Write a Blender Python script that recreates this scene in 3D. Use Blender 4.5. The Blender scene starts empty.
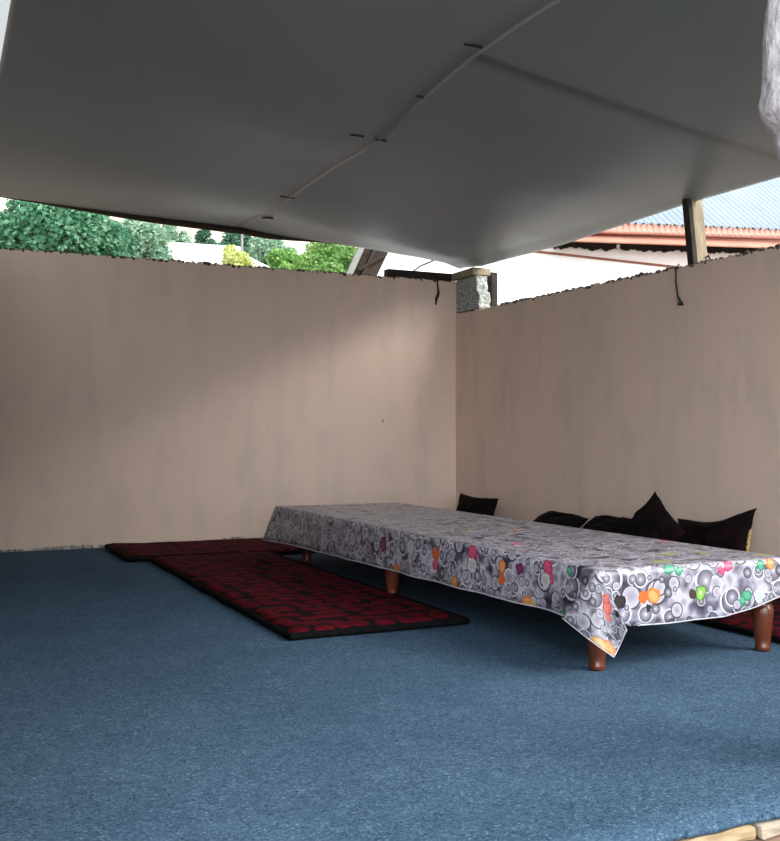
import bpy, bmesh, math, random
from mathutils import Vector, Matrix, noise
R = random.Random(7)
sc = bpy.context.scene
col = sc.collection

# ------------------------------------------------------------------ camera
F = 994.0
CX, CY, HOR = 390.0, 420.5, 437.0
CAMH = 0.95
FWD = Vector((0.419, 0.908, 0)).normalized()
RGT = Vector((FWD.y, -FWD.x, 0))
PITCH = math.atan((HOR - CY) / F)
cd = bpy.data.cameras.new('camera')
cd.sensor_fit = 'HORIZONTAL'; cd.sensor_width = 36.0
cd.lens = F / 780 * 36.0
cd.clip_end = 600
cam = bpy.data.objects.new('camera', cd); col.objects.link(cam)
cam.location = (0, 0, CAMH)
yaw = math.atan2(FWD.x, FWD.y)
cam.rotation_euler = (math.pi / 2 + PITCH, 0, -yaw)
sc.camera = cam
ORG = Vector((0, 0, CAMH))

def ray(px, py):
    r = (px - CX) / F; u = (CY - py) / F
    c, s = math.cos(PITCH), math.sin(PITCH)
    return RGT * r + FWD * (c - u * s) + Vector((0, 0, s + u * c))
def at(px, py, X=None, Y=None, Z=None):
    d = ray(px, py)
    if X is not None: k = X / d.x
    elif Y is not None: k = Y / d.y
    else: k = (Z - CAMH) / d.z
    return ORG + d * k

# ------------------------------------------------------------------ object helpers
def link(name, me, mat=None, parent=None, smooth=False):
    o = bpy.data.objects.new(name, me); col.objects.link(o)
    if mat:
        for m in (mat if isinstance(mat, (list, tuple)) else [mat]): me.materials.append(m)
    if smooth:
        for p in me.polygons: p.use_smooth = True
    if parent:
        o.parent = parent
        o.matrix_parent_inverse = Matrix.Translation(-Vector(parent.location)) if False else parent.matrix_basis.inverted()
    return o
def tag(o, label=None, cat=None, group=None, kind=None):
    if label: o['label'] = label
    if cat: o['category'] = cat
    if group: o['group'] = group
    if kind: o['kind'] = kind
    return o
def empty(name, loc, rz=0):
    o = bpy.data.objects.new(name, None); col.objects.link(o)
    o.empty_display_size = .1
    o.location = loc; o.rotation_euler = (0, 0, rz)
    return o
def fin(bm, name, mat, parent=None, smooth=False):
    bmesh.ops.recalc_face_normals(bm, faces=bm.faces)
    me = bpy.data.meshes.new(name); bm.to_mesh(me); bm.free()
    return link(name, me, mat, parent, smooth)
def box(bm, c, s, rot=None, bev=0):
    m = Matrix.Translation(Vector(c)) @ (rot or Matrix()) @ Matrix.Diagonal((s[0], s[1], s[2], 1))
    g = bmesh.ops.create_cube(bm, size=1, matrix=m)
    if bev:
        es = set(e for v in g['verts'] for e in v.link_edges)
        bmesh.ops.bevel(bm, geom=list(es), offset=bev, segments=2, affect='EDGES', profile=.6)
def tube(bm, pts, rad, seg=10, cap=True):
    pts = [Vector(p) for p in pts]
    n = len(pts)
    if not hasattr(rad, '__len__'): rad = [rad] * n
    rings = []
    up = Vector((0, 0, 1)); prev = None
    for i, p in enumerate(pts):
        t = (pts[min(i + 1, n - 1)] - pts[max(i - 1, 0)]).normalized()
        if prev is None:
            a = t.orthogonal().normalized()
        else:
            a = (prev - t * prev.dot(t)).normalized()
        prev = a
        b = t.cross(a)
        rings.append([bm.verts.new(p + (a * math.cos(k * 2 * math.pi / seg) + b * math.sin(k * 2 * math.pi / seg)) * rad[i]) for k in range(seg)])
    for i in range(n - 1):
        for k in range(seg):
            bm.faces.new((rings[i][k], rings[i][(k + 1) % seg], rings[i + 1][(k + 1) % seg], rings[i + 1][k]))
    if cap:
        bm.faces.new(rings[0][::-1]); bm.faces.new(rings[-1])
def lathe(bm, c, prof, seg=24):
    tube(bm, [(c[0], c[1], c[2] + z) for r, z in prof], [r for r, z in prof], seg)
def grid(bm, fn, nu, nv, uvfn=None):
    uvl = bm.loops.layers.uv.verify() if uvfn else None
    V = [[bm.verts.new(fn(i / nu, j / nv)) for j in range(nv + 1)] for i in range(nu + 1)]
    fs = []
    for i in range(nu):
        for j in range(nv):
            f = bm.faces.new((V[i][j], V[i + 1][j], V[i + 1][j + 1], V[i][j + 1])); fs.append(f)
            if uvfn:
                for l, (a, b) in zip(f.loops, ((i, j), (i + 1, j), (i + 1, j + 1), (i, j + 1))):
                    l[uvl].uv = uvfn(a / nu, b / nv)
    return V
def interp(xs, ys, x):
    if x <= xs[0]:
        return ys[0] + (x - xs[0]) * (ys[1] - ys[0]) / (xs[1] - xs[0])
    for i in range(len(xs) - 1):
        if x <= xs[i + 1] or i == len(xs) - 2:
            t = (x - xs[i]) / (xs[i + 1] - xs[i])
            return ys[i] + t * (ys[i + 1] - ys[i])
def fbm(x, y, z=0.0, o=3):
    return noise.fractal(Vector((x, y, z)), 1.0, 2.0, o)

# ------------------------------------------------------------------ material helpers
class NT:
    def __init__(s, name):
        s.m = bpy.data.materials.new(name); s.m.use_nodes = True
        s.t = s.m.node_tree; s.n = s.t.nodes; s.l = s.t.links
        s.b = s.n['Principled BSDF']; s.out = s.n['Material Output']
        s.b.inputs['Roughness'].default_value = .8
        s.b.inputs['Specular IOR Level'].default_value = .3
    def node(s, ty, **kw):
        n = s.n.new(ty)
        for k, v in kw.items(): setattr(n, k, v)
        return n
    def put(s, sock, v):
        if isinstance(v, bpy.types.NodeSocket): s.l.new(v, sock)
        elif v is not None:
            if sock.type == 'RGBA' and len(v) == 3: v = (*v, 1)
            sock.default_value = v
    def coord(s, which='Object', scale=None):
        c = s.node('ShaderNodeTexCoord').outputs[which]
        if scale is not None:
            mp = s.node('ShaderNodeMapping'); s.l.new(c, mp.inputs[0]); mp.inputs['Scale'].default_value = scale
            c = mp.outputs[0]
        return c
    def math(s, op, a, b=None, c=None, clamp=False):
        n = s.node('ShaderNodeMath', operation=op, use_clamp=clamp)
        s.put(n.inputs[0], a)
        if b is not None: s.put(n.inputs[1], b)
        if c is not None: s.put(n.inputs[2], c)
        return n.outputs[0]
    def noise(s, vec, scale, detail=3, rough=.55, dist=0):
        n = s.node('ShaderNodeTexNoise'); s.put(n.inputs['Vector'], vec)
        n.inputs['Scale'].default_value = scale; n.inputs['Detail'].default_value = detail
        n.inputs['Roughness'].default_value = rough; n.inputs['Distortion'].default_value = dist
        return n.outputs[0]
    def ramp(s, fac, stops):
        n = s.node('ShaderNodeValToRGB'); s.put(n.inputs[0], fac)
        e = n.color_ramp.elements
        while len(e) > 1: e.remove(e[-1])
        e[0].position = stops[0][0]; e[0].color = (*stops[0][1], 1)
        for p, c in stops[1:]:
            x = e.new(p); x.color = (*c, 1)
        return n.outputs[0]
    def mix(s, fac, a, b, mode='MIX'):
        n = s.node('ShaderNodeMix', data_type='RGBA', blend_type=mode)
        s.put(n.inputs[0], fac); s.put(n.inputs[6], a); s.put(n.inputs[7], b)
        return n.outputs[2]
    def smooth(s, x, a, b):
        n = s.node('ShaderNodeMapRange', interpolation_type='SMOOTHSTEP')
        s.put(n.inputs[0], x); n.inputs[1].default_value = a; n.inputs[2].default_value = b
        return n.outputs[0]
    def bump(s, h, strength=.3, dist=.01):
        n = s.node('ShaderNodeBump'); n.inputs['Strength'].default_value = strength; n.inputs['Distance'].default_value = dist
        s.put(n.inputs['Height'], h); s.l.new(n.outputs[0], s.b.inputs['Normal'])
    def done(s, colr=None, rough=None, spec=None, metal=None):
        if colr is not None: s.put(s.b.inputs['Base Color'], colr)
        if rough is not None: s.b.inputs['Roughness'].default_value = rough
        if spec is not None: s.b.inputs['Specular IOR Level'].default_value = spec
        if metal is not None: s.b.inputs['Metallic'].default_value = metal
        return s.m

def m_noisy(name, c1, c2, scale=8, rough=.8, stretch=None, bump=0, spec=.3, detail=4, dist=.005, metal=0):
    t = NT(name); v = t.coord('Object', stretch)
    f = t.noise(v, scale, detail)
    c = t.ramp(f, [(.3, c1), (.7, c2)])
    if bump: t.bump(f, bump, dist)
    return t.done(c, rough, spec, metal)

def m_plaster(name, c_hi, c_lo, c_dark):
    t = NT(name); v = t.coord()
    big = t.noise(t.coord('Object', (1, 1, .35)), 1.3, 4, .6, .4)
    mid = t.noise(t.coord('Object', (1, 1, .5)), 4.0, 5, .6)
    c = t.ramp(big, [(.32, c_lo), (.68, c_hi)])
    c = t.mix(t.math('MULTIPLY', t.smooth(mid, .50, .72), .45), c, c_dark)
    # vertical damp stains
    st = t.noise(t.coord('Object', (3.5, 3.5, .55)), 1.1, 3, .5)
    c = t.mix(t.math('MULTIPLY', t.smooth(st, .50, .75), .42), c, c_dark)
    fine = t.noise(v, 60, 3)
    t.bump(t.math('ADD', t.math('MULTIPLY', fine, .3), mid), .25, .006)
    return t.done(c, .72, .35)

MAT = {}
MAT['plaster'] = m_plaster('pinkish_plaster', (.74, .565, .465), (.67, .53, .445), (.53, .455, .395))
MAT['mortar'] = m_noisy('dark_mortar', (.02, .02, .018), (.16, .14, .12), 22, .95, bump=.6)
MAT['lime'] = m_noisy('lime_crumbs', (.10, .10, .10), (.55, .53, .5), 30, .95, bump=.6)
MAT['wood'] = m_noisy('weathered_wood', (.20, .165, .11), (.38, .32, .22), 9, .8, (6, 6, .8), .3)
MAT['wood_dark'] = m_noisy('dark_wood', (.012, .010, .008), (.045, .035, .028), 7, .85, (5, 5, 1), .3)
MAT['wood_brown'] = m_noisy('brown_planks', (.016, .009, .007), (.042, .028, .02), 6, .85, (2, 2, 2), .3)
MAT['leg'] = m_noisy('varnished_leg', (.075, .018, .008), (.14, .034, .013), 5, .25, (6, 6, 1), .05, .6)
MAT['block'] = m_noisy('cinder_block', (.14, .16, .15), (.62, .66, .63), 45, .95, bump=.9, dist=.012, detail=3)
MAT['white_wall'] = m_noisy('white_render', (.80, .80, .80), (.86, .86, .86), 3, .9)
MAT['white_post'] = m_noisy('limewash', (.34, .33, .37), (.80, .79, .85), 26, .9, (1, 1, .6), .9, dist=.02, detail=6)
MAT['red_metal'] = m_noisy('faded_red_metal', (.42, .19, .14), (.52, .25, .19), 3, .5, bump=0)
MAT['red_trim'] = m_noisy('red_trim', (.20, .07, .05), (.28, .10, .07), 4, .6)
MAT['blue_metal'] = m_noisy('blue_grey_metal', (.26, .32, .38), (.31, .37, .43), 2, .5)
MAT['black'] = m_noisy('shadow_foam_black', (.008, .008, .008), (.02, .02, .018), 20, .95)
MAT['wire'] = m_noisy('wire', (.015, .015, .014), (.03, .03, .03), 20, .6)
MAT['grey_metal'] = m_noisy('grey_metal', (.17, .18, .17), (.23, .24, .23), 6, .6)
MAT['bark'] = m_noisy('bark', (.05, .035, .025), (.12, .09, .065), 9, .95, (3, 3, .6), .7)
MAT['earth'] = m_noisy('dry_earth', (.20, .15, .11), (.32, .25, .19), 3, .95, bump=.4, dist=.02)
MAT['mud'] = m_noisy('mud_facing', (.16, .10, .07), (.26, .17, .12), 9, .95, bump=.6, dist=.01)
MAT['edge'] = m_noisy('pale_edge_wood', (.22, .155, .085), (.42, .32, .20), 9, .7, (1.2, 4, 5), .4)
MAT['edge_grey'] = m_noisy('grey_edge_wood', (.26, .22, .17), (.42, .36, .28), 9, .7, (1.2, 4, 5), .4)
MAT['hill'] = m_noisy('dry_hillside', (.52, .43, .34), (.66, .57, .46), .06, 1, detail=6)
MAT['gold'] = m_noisy('gold_braid', (.30, .20, .06), (.62, .46, .2), 60, .5, bump=.6)

def m_carpet():
    t = NT('blue_needle_carpet'); v = t.coord()
    f1 = t.noise(v, 120, 2, .6, .8); f2 = t.noise(t.coord('Object', (1, 1.2, 1)), 30, 5, .72, 1.8); f3 = t.noise(v, 2.2, 5, .65)
    s = t.math('ADD', t.math('MULTIPLY', f1, .5), t.math('MULTIPLY', f2, .5))
    c = t.ramp(s, [(.34, (.012, .027, .050)), (.47, (.044, .085, .137)), (.56, (.070, .124, .190)), (.68, (.165, .25, .335))])
    c = t.mix(t.smooth(f3, .35, .7), c, (.80, .83, .86), 'MULTIPLY')
    t.bump(s, .8, .006)
    return t.done(c, .95, .1)
MAT['carpet'] = m_carpet()

def m_mat():
    t = NT('red_patterned_mat'); v = t.coord()
    w = t.node('ShaderNodeTexVoronoi', voronoi_dimensions='2D', feature='F1')
    w.inputs['Scale'].default_value = 9.0; w.inputs['Randomness'].default_value = .5
    t.put(w.inputs['Vector'], t.coord('Object', (1, .95, 1)))
    n = t.noise(v, 22, 3)
    d = t.math('ADD', w.outputs['Distance'], t.math('MULTIPLY', t.math('SUBTRACT', n, .5), .22))
    k = t.smooth(d, .52, .38)
    red = t.ramp(n, [(.35, (.052, .0016, .006)), (.65, (.105, .0045, .011))])
    c = t.mix(k, (.008, .003, .005), red)
    t.bump(t.math('ADD', k, n), .5, .006)
    return t.done(c, .95, .08)
MAT['mat'] = m_mat()
MAT['piping'] = m_noisy('black_piping', (.003, .0035, .004), (.006, .007, .008), 30, .95, spec=.05)

def m_cushion(name, ca, cb):
    t = NT(name); v = t.coord()
    n = t.noise(v, 9, 3, .5, .6)
    c = t.ramp(n, [(.42, (.002, .0018, .002)), (.56, ca), (.62, (.0022, .002, .002)), (.72, cb)])
    return t.done(c, .9, .12)
MAT['cush_a'] = m_cushion('dark_cushion_velvet', (.005, .002, .0025), (.002, .004, .0035))
MAT['cush_b'] = m_cushion('dark_floral_velvet', (.011, .002, .003), (.002, .007, .0055))

def m_sheet():
    t = NT('grey_canopy_sheet'); v = t.coord()
    n = t.noise(v, 1.1, 4, .55); f = t.noise(v, 30, 3)
    c = t.ramp(n, [(.3, (.125, .152, .165)), (.7, (.15, .178, .185))])
    t.put(t.b.inputs['Base Color'], c)
    t.b.inputs['Roughness'].default_value = .42; t.b.inputs['Specular IOR Level'].default_value = .5
    t.bump(f, .03, .003)
    tr = t.node('ShaderNodeBsdfTranslucent'); t.put(tr.inputs[0], (.52, .56, .58))
    mx = t.node('ShaderNodeMixShader'); mx.inputs[0].default_value = .18
    t.l.new(t.b.outputs[0], mx.inputs[1]); t.l.new(tr.outputs[0], mx.inputs[2]); t.l.new(mx.outputs[0], t.out.inputs[0])
    return t.m
MAT['sheet'] = m_sheet()

def m_leaf(name, c1, c2, c3):
    t = NT(name)
    g = t.node('ShaderNodeNewGeometry')
    v = t.coord()
    n = t.noise(v, .9, 3)
    k = t.math('ADD', t.math('MULTIPLY', g.outputs['Random Per Island'], .6), t.math('MULTIPLY', n, .5))
    c = t.ramp(k, [(.2, c1), (.5, c2), (.85, c3)])
    t.put(t.b.inputs['Base Color'], c); t.b.inputs['Roughness'].default_value = .6
    tr = t.node('ShaderNodeBsdfTranslucent'); t.put(tr.inputs[0], c)
    mx = t.node('ShaderNodeMixShader'); mx.inputs[0].default_value = .35
    t.l.new(t.b.outputs[0], mx.inputs[1]); t.l.new(tr.outputs[0], mx.inputs[2]); t.l.new(mx.outputs[0], t.out.inputs[0])
    return t.m
MAT['leaf_dark'] = m_leaf('leaf_bluish_green', (.05, .17, .10), (.10, .30, .17), (.24, .46, .28))
MAT['leaf_pale'] = m_leaf('leaf_grey_green', (.16, .32, .22), (.28, .46, .32), (.45, .60, .44))
MAT['leaf_bright'] = m_leaf('leaf_bright_green', (.10, .27, .05), (.24, .46, .12), (.42, .62, .24))
MAT['leaf_yellow'] = m_leaf('leaf_yellow_green', (.42, .50, .10), (.64, .70, .24), (.82, .84, .48))
MAT['leaf_deep'] = m_leaf('leaf_deep_green', (.04, .12, .08), (.09, .22, .14), (.16, .32, .22))

# ------------------------------------------------------------------ setting
WY, WX = 8.8, 4.79           # inner faces of back and right walls
FRONT = 1.83                  # front edge of the raised platform
GZ = -0.5                     # yard level
EDGE_TOP = lambda x, seed: .012 * fbm(x * 9, seed, 0, 3) + .010 * fbm(x * 33, seed + 5, 0, 2)

def wall_mesh(name, mat, a, b, thick_vec, ztop, seed, n=240):
    """a,b: ends of the inner face on the floor; ztop(t) crest height."""
    a, b = Vector(a), Vector(b); th = Vector(thick_vec)
    bm = bmesh.new()
    rows = []
    L = (b - a).length
    for i in range(n + 1):
        t = i / n; p = a + (b - a) * t
        zt = ztop(t) + EDGE_TOP(t * L, seed)
        zb = ztop(t) + EDGE_TOP(t * L, seed + 40)
        rows.append([bm.verts.new((p.x, p.y, GZ)), bm.verts.new((p.x, p.y, 1.0)), bm.verts.new((p.x, p.y, zt)),
                     bm.verts.new((p.x + th.x, p.y + th.y, zb)), bm.verts.new((p.x + th.x, p.y + th.y, GZ))])
    for i in range(n):
        for k in range(4):
            bm.faces.new((rows[i][k], rows[i + 1][k], rows[i + 1][k + 1], rows[i][k + 1]))
    bm.faces.new(rows[0]); bm.faces.new(rows[-1][::-1])
    o = fin(bm, name, mat)
    tag(o, kind='structure')
    return o
def crest(parent, a, b, ztop, seed, off, dens=60):
    """broken dark mortar crumbs along a wall crest"""
    a, b = Vector(a), Vector(b); L = (b - a).length
    bm = bmesh.new(); rr = random.Random(seed)
    n = int(L * dens)
    for i in range(n):
        t = (i + rr.random()) / n; p = a + (b - a) * t + Vector(off) * rr.uniform(.05, .9)
        m = max(0.0, fbm(t * L * 3, seed, 0, 2) + .35)
        s = rr.uniform(.004, .011) + .011 * m * rr.random()
        M = Matrix.Translation((p.x, p.y, ztop(t) + EDGE_TOP(t * L, seed) - .004)) @ Matrix.Rotation(rr.random() * 6, 4, Vector((rr.random(), rr.random(), 1)).normalized()) @ Matrix.Diagonal((s * 1.7, s * 1.7, s, 1))
        bmesh.ops.create_icosphere(bm, subdivisions=1, radius=1, matrix=M)
    o = fin(bm, 'mortar_crumbs', MAT['mortar'], parent)
    o['kind'] = 'stuff'; o['label'] = 'dark broken mortar along the wall crest'
    return o

zt_back = lambda t: 2.515
wb = wall_mesh('wall_back', MAT['plaster'], (-2.2, WY, 0), (5.0, WY, 0), (0, .2, 0), zt_back, 3)
tag(wb, 'long pinkish plastered wall at the back, behind the red mats', 'wall')
crest(wb, (-2.2, WY, 0), (4.75, WY, 0), zt_back, 3, (0, .03, 0))
zt_right = lambda t: interp([0, 1], [2.11, 2.185], t)
wr = wall_mesh('wall_right', MAT['plaster'], (WX, 2.2, 0), (WX, WY, 0), (.2, 0, 0), zt_right, 11)
tag(wr, 'lower pinkish plastered wall on the right, behind the dark cushions', 'wall')
crest(wr, (WX, 2.2, 0), (WX, 8.1, 0), zt_right, 11, (.03, 0, 0))
# rough plaster at the foot of the back wall
bm = bmesh.new()
for i in range(330):
    x = R.uniform(.2, 4.7)
    m = max(0, fbm(x * 2.2, 4, 0, 2) + .3)
    s = R.uniform(.005, .012) + .012 * m * R.random()
    M = Matrix.Translation((x, WY - .008 * R.random(), .012 + .025 * m * R.random())) @ Matrix.Diagonal((s * 1.6, s * .7, s, 1)) @ Matrix.Rotation(R.random() * 6, 4, 'Y')
    bmesh.ops.create_icosphere(bm, subdivisions=1, radius=1, matrix=M)
o = fin(bm, 'plaster_crumbs', MAT['lime'], wb); o['kind'] = 'stuff'; o['label'] = 'rough pale plaster crumbs along the wall foot'
bm = bmesh.new()
p = at(383, 421, Y=WY)
bmesh.ops.create_icosphere(bm, subdivisions=2, radius=1, matrix=Matrix.Translation(p) @ Matrix.Diagonal((.012, .004, .018, 1)))
fin(bm, 'plaster_chip', MAT['lime'], wb)

# unseen wall added on the left to keep side light out
wl = wall_mesh('wall_light_blocker', MAT['mud'], (.10, 1.9, 0), (.10, WY, 0), (-.2, 0, 0), lambda t: 3.14 - .26 * t, 23, 60)
tag(wl, 'unseen mud-coloured wall on the left, added to block light', 'wall')

# raised platform and carpet
bm = bmesh.new()
box(bm, ((-2.2 + WX) / 2, (FRONT + WY) / 2 + .02, (GZ - .056) / 2), (WX + 2.2, WY - FRONT - .04, -GZ - .056))
tag(fin(bm, 'floor', MAT['mud']), 'raised earth platform under the blue carpet', 'floor', kind='structure')
bm = bmesh.new()
EA, EB = at(684, 841, Z=0), at(780, 820, Z=0)
def edge_y(x): return .045 + EA.y + (x - EA.x) * (EB.y - EA.y) / (EB.x - EA.x)
def carpet_fn(u, v):
    x = .105 + (WX - .11) * u; y = edge_y(x) + (WY - .005 - edge_y(x)) * v + 0 * (FRONT - .02 + (WY - FRONT + .015) * v)
    edge = 0
    if v == 0: y += .012 * fbm(x * 5, 2, 0, 3)
    z = .0015 * fbm(x * 2, y * 2, 0, 2)
    return Vector((x, y, z))
V = grid(bm, carpet_fn, 140, 60)
# turned-down front edge
prev = None
for i in range(141):
    t = V[i][0].co
    d = bm.verts.new((t.x, t.y - .006, t.z - .014)); e = bm.verts.new((t.x, t.y + .02, t.z - .016))
    if prev:
        bm.faces.new((V[i - 1][0], V[i][0], d, prev[0])); bm.faces.new((prev[0], d, e, prev[1]))
    prev = (d, e)
c = fin(bm, 'carpet', MAT['carpet'], None, True)
tag(c, 'blue needle-felt carpet covering the whole raised floor', 'carpet')
# pale blocks edging the platform, resting on the mud facing
for k, (xa, xb, lab) in enumerate(((1.395, 1.628, 'pale wooden edging block under the carpet edge, leftmost and barely in the frame'),
                                   (1.636, 1.868, 'pale tan wooden edging block under the carpet edge at the bottom right'),
                                   (1.884, 2.12, 'greyer edging block under the carpet edge at the right frame edge'))):
    bm = bmesh.new()
    box(bm, ((xa + xb) / 2, FRONT + .100, -.036), (xb - xa, .11, .034), None, .010)
    bmesh.ops.subdivide_edges(bm, edges=[e_ for e_ in bm.edges if e_.calc_length() > .08], cuts=5, use_grid_fill=True)
    for v_ in bm.verts:
        v_.co.z += .005 * fbm(v_.co.x * 16, v_.co.y * 20, k); v_.co.y += .006 * fbm(v_.co.x * 14, v_.co.z * 30, k)
    tag(fin(bm, 'edging_block', MAT['edge'] if k < 2 else MAT['edge_grey']), lab, 'block', 'edging blocks under the carpet edge')

# yard
bm = bmesh.new()
grid(bm, lambda u, v: Vector((-60 + 140 * u, -40 + 200 * v, GZ - .02 + .04 * fbm(u * 40, v * 40))), 60, 60)
tag(fin(bm, 'ground', MAT['earth'], None, True), 'bare earth yard outside', 'ground', kind='structure')

# ------------------------------------------------------------------ canopy
def smooth01(t): return t * t * (3 - 2 * t)
SX = 2.65
seam_px = [(238, 230), (276, 213), (293, 197), (315, 180), (376, 140), (389, 127), (420, 93), (458, 63), (480, 46), (505, 27), (549, 0)]
sp = sorted(((p.y, p.z) for p in (at(x, y, X=SX) for x, y in seam_px)))
SY = [a for a, b in sp]; SZ = [b for a, b in sp]
def zseam(y):
    if y < SY[0]: return SZ[0] + (SY[0] - y) * .02
    if y > SY[-1]: y = SY[-1]
    s = 0
    for k in range(-2, 3): s += interp(SY, SZ, min(max(y + k * .18, SY[0]), SY[-1]))
    return s / 5
right_px = [(463, 268.5), (482, 266.5), (500, 261.5), (560, 246), (625, 224.5), (690, 203), (735, 190), (780, 177)]
RX = WX + .08
rp = sorted(((p.y, p.z) for p in (at(x, y, X=RX) for x, y in right_px)))
RYs = [a for a, b in rp]; RZs = [b for a, b in rp]
zr = lambda y: interp(RYs, RZs, max(RYs[0] - .5, min(y, RYs[-1])))
BY = WY + .60
def back_y(x): return WY + .06 + .54 * smooth01(max(0, min(1, (4.5 - x) / 1.7)))
def left_x(y): return .35 - .17 * smooth01(max(0, min(1, (y - 6.2) / 2.5)))
CF = 1.95                     # front edge of the canopy
LF = 0.7                      # the left sheet reaches further forward
back_z_left = at(0, 197.5, Y=BY)
hem_px = [(-60, 189), (0, 196.5), (50, 203.5), (100, 210.5), (150, 217), (200, 223), (241, 228), (282, 236.5), (313, 241), (360, 248), (400, 255), (445, 263.5), (468, 268), (490, 271)]
def hem_pt(px, py):
    x = 2.0
    for k in range(12): q = at(px, py, Y=back_y(x)); x = q.x
    return q
HX, HZ = zip(*([(q.x, q.z) for q in (hem_pt(*h) for h in hem_px[:-2])] + [(RX, zr(back_y(RX)))]))
def zhem(x): return interp(HX, HZ, max(HX[0], min(x, HX[-1])))
def zleft(y): return interp([2.7, 5.6, BY], [3.24, 3.15, back_z_left.z + .02], y)
LX = .35
def left_sheet(u, v):
    y = LF + (BY - LF) * v; x = left_x(y) + (SX + .05 - left_x(y)) * u
    a, b = zleft(y), zseam(y) - .004
    z = a + (b - a) * u
    z -= .05 * math.sin(math.pi * u) * math.sin(math.pi * min(1, v * 1.02)) * .6
    z += .010 * fbm(x * 1.3, y * 1.3, 2, 2) * math.sin(math.pi * v) * min(1, 4 * u)
    z += (zhem(x) - (zleft(BY) + (zseam(BY) - .004 - zleft(BY)) * u)) * smooth01(max(0, (v - .5) / .5))
    return Vector((x, y, z))
def right_sheet(u, v):
    x = SX + .01 + (RX - SX - .01) * u; y = CF + .08 + (back_y(x) - CF - .08) * v
    a = zseam(y) + .028 + .05 * smooth01(max(0, min(1, (6.8 - y) / 2.0))); b = zr(y)
    z = a + (b - a) * u
    z -= .025 * math.sin(math.pi * u) * math.sin(math.pi * v)
    yb = back_y(x)
    z += (zhem(x) + .004 - (zseam(yb) + .028) * (1 - u) - zr(yb) * u) * smooth01(max(0, (v - .35) / .65))
    z += .008 * fbm(x * 1.5, y * 1.1, 7, 2) * math.sin(math.pi * v) * math.sin(math.pi * u)
    return Vector((x, y, z))
def left_z(x, y): return left_sheet((x - left_x(y)) / (SX + .05 - left_x(y)), (y - LF) / (BY - LF)).z
def right_z(x, y): return right_sheet((x - SX - .01) / (RX - SX - .01), (y - CF - .08) / (back_y(x) - CF - .08)).z
def sheet(name, fn, nu=70, nv=100):
    bm = bmesh.new(); grid(bm, fn, nu, nv)
    bmesh.ops.recalc_face_normals(bm, faces=bm.faces)
    o = fin(bm, name, MAT['sheet'], None, True)
    md = o.modifiers.new('thickness', 'SOLIDIFY'); md.thickness = .004; md.offset = 1
    return o
cl = sheet('ceiling', left_sheet)
tag(cl, 'wide grey canopy sheet overhead on the left, lapping under its neighbour at the wavy seam', 'canopy', kind='structure')
cr = sheet('ceiling', right_sheet)
tag(cr, 'grey canopy sheet overhead on the right, with a dark line across it', 'canopy', kind='structure')
# wire ties along the seam
for (x0, y0, x1, y1) in [(464, 44.5, 482, 47.5), (416, 96.5, 423, 97.5), (350, 135, 364, 136.5), (375, 139.5, 386, 141), (280, 196.5, 294, 198), (262, 218, 273, 218.5)]:
    def hit(px, py):
        best = None
        d = ray(px, py)
        for k in range(300):
            q = ORG + d * (3 + k * .025)
            if q.y < CF + .05 or q.y > BY: continue
            u = (q.x - LX) / (SX + .05 - LX)
            zz = left_z(q.x, q.y) if u <= 1 else right_z(q.x, q.y)
            if q.z >= zz - .012: return q
        return q
    a, b = hit(x0, y0), hit(x1, y1)
    m_ = (a + b) / 2 + Vector((0, 0, .004))
    bm = bmesh.new(); tube(bm, [a, m_, b], [.005, .009, .008], 8)
    fin(bm, 'wire_tie', MAT['wire'], cl)
# pole under the back hem of the canopy
bm = bmesh.new()
pts = []; rad = []
for i in range(41):
    x = .1 + 4.62 * i / 40
    by = back_y(x); zc = left_z(x, by) if x < SX else right_z(x, by)
    dip = interp([.1, .55, 1.1, 1.5, 1.9, 2.7, 3.0, 3.3, 3.6, 4.8], [.045, .040, .024, .004, -.010, -.018, -.008, .020, .044, .06], x)
    pts.append((x, by + .03, zc + dip)); rad.append(.038)
tube(bm, pts, rad, 12)
tag(fin(bm, 'roof_pole', MAT['wood_dark'], None, True), 'dark bowed pole along the back hem of the canopy', 'pole')
# rafters lying on top of the right sheet
def rafter(xa, ya, xb, yb, r, lab, lift=.002):
    bm = bmesh.new(); pts = []
    for i in range(25):
        t = i / 24; x = xa + (xb - xa) * t; y = ya + (yb - ya) * t
        z = right_z(x, y)
        pts.append((x, y, z + r + .006 + lift))
    tube(bm, pts, r, 10)
    tag(fin(bm, 'rafter_pole', MAT['wood_dark'], None, True), lab, 'pole')
rafter(2.72, 4.82, 4.84, 4.40, .045, 'roof pole showing as a dark line through the right canopy sheet')

# ------------------------------------------------------------------ corner pier and posts
zc = 2.185
for (z, w, y0, lab) in ((zc + .012, .47, 8.34, 'rough grey cinder block at the wall corner, the lower of two'),
                        (zc + .176, .42, 8.39, 'rough grey cinder block at the wall corner, the upper of two')):
    bm = bmesh.new()
    box(bm, (WX + .07, y0 + w / 2, z + .081), (.13, w, .162), None, .012)
    bmesh.ops.subdivide_edges(bm, edges=bm.edges[:], cuts=3, use_grid_fill=True)
    for v_ in bm.verts:
        v_.co += Vector((fbm(v_.co.y * 18, v_.co.z * 18, z), fbm(v_.co.x * 18, v_.co.z * 18, z + 2), 0)) * .010
    tag(fin(bm, 'cinder_block', MAT['block']), lab, 'block', 'cinder blocks at the corner')
bm = bmesh.new()
box(bm, (WX + .06, 8.60, zc + .176 + .162 + .038), (.20, .44, .07), None, .006)
tag(fin(bm, 'wooden_bearer', MAT['wood']), 'short tan timber on the corner cinder blocks carrying the canopy tip', 'timber')
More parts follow.
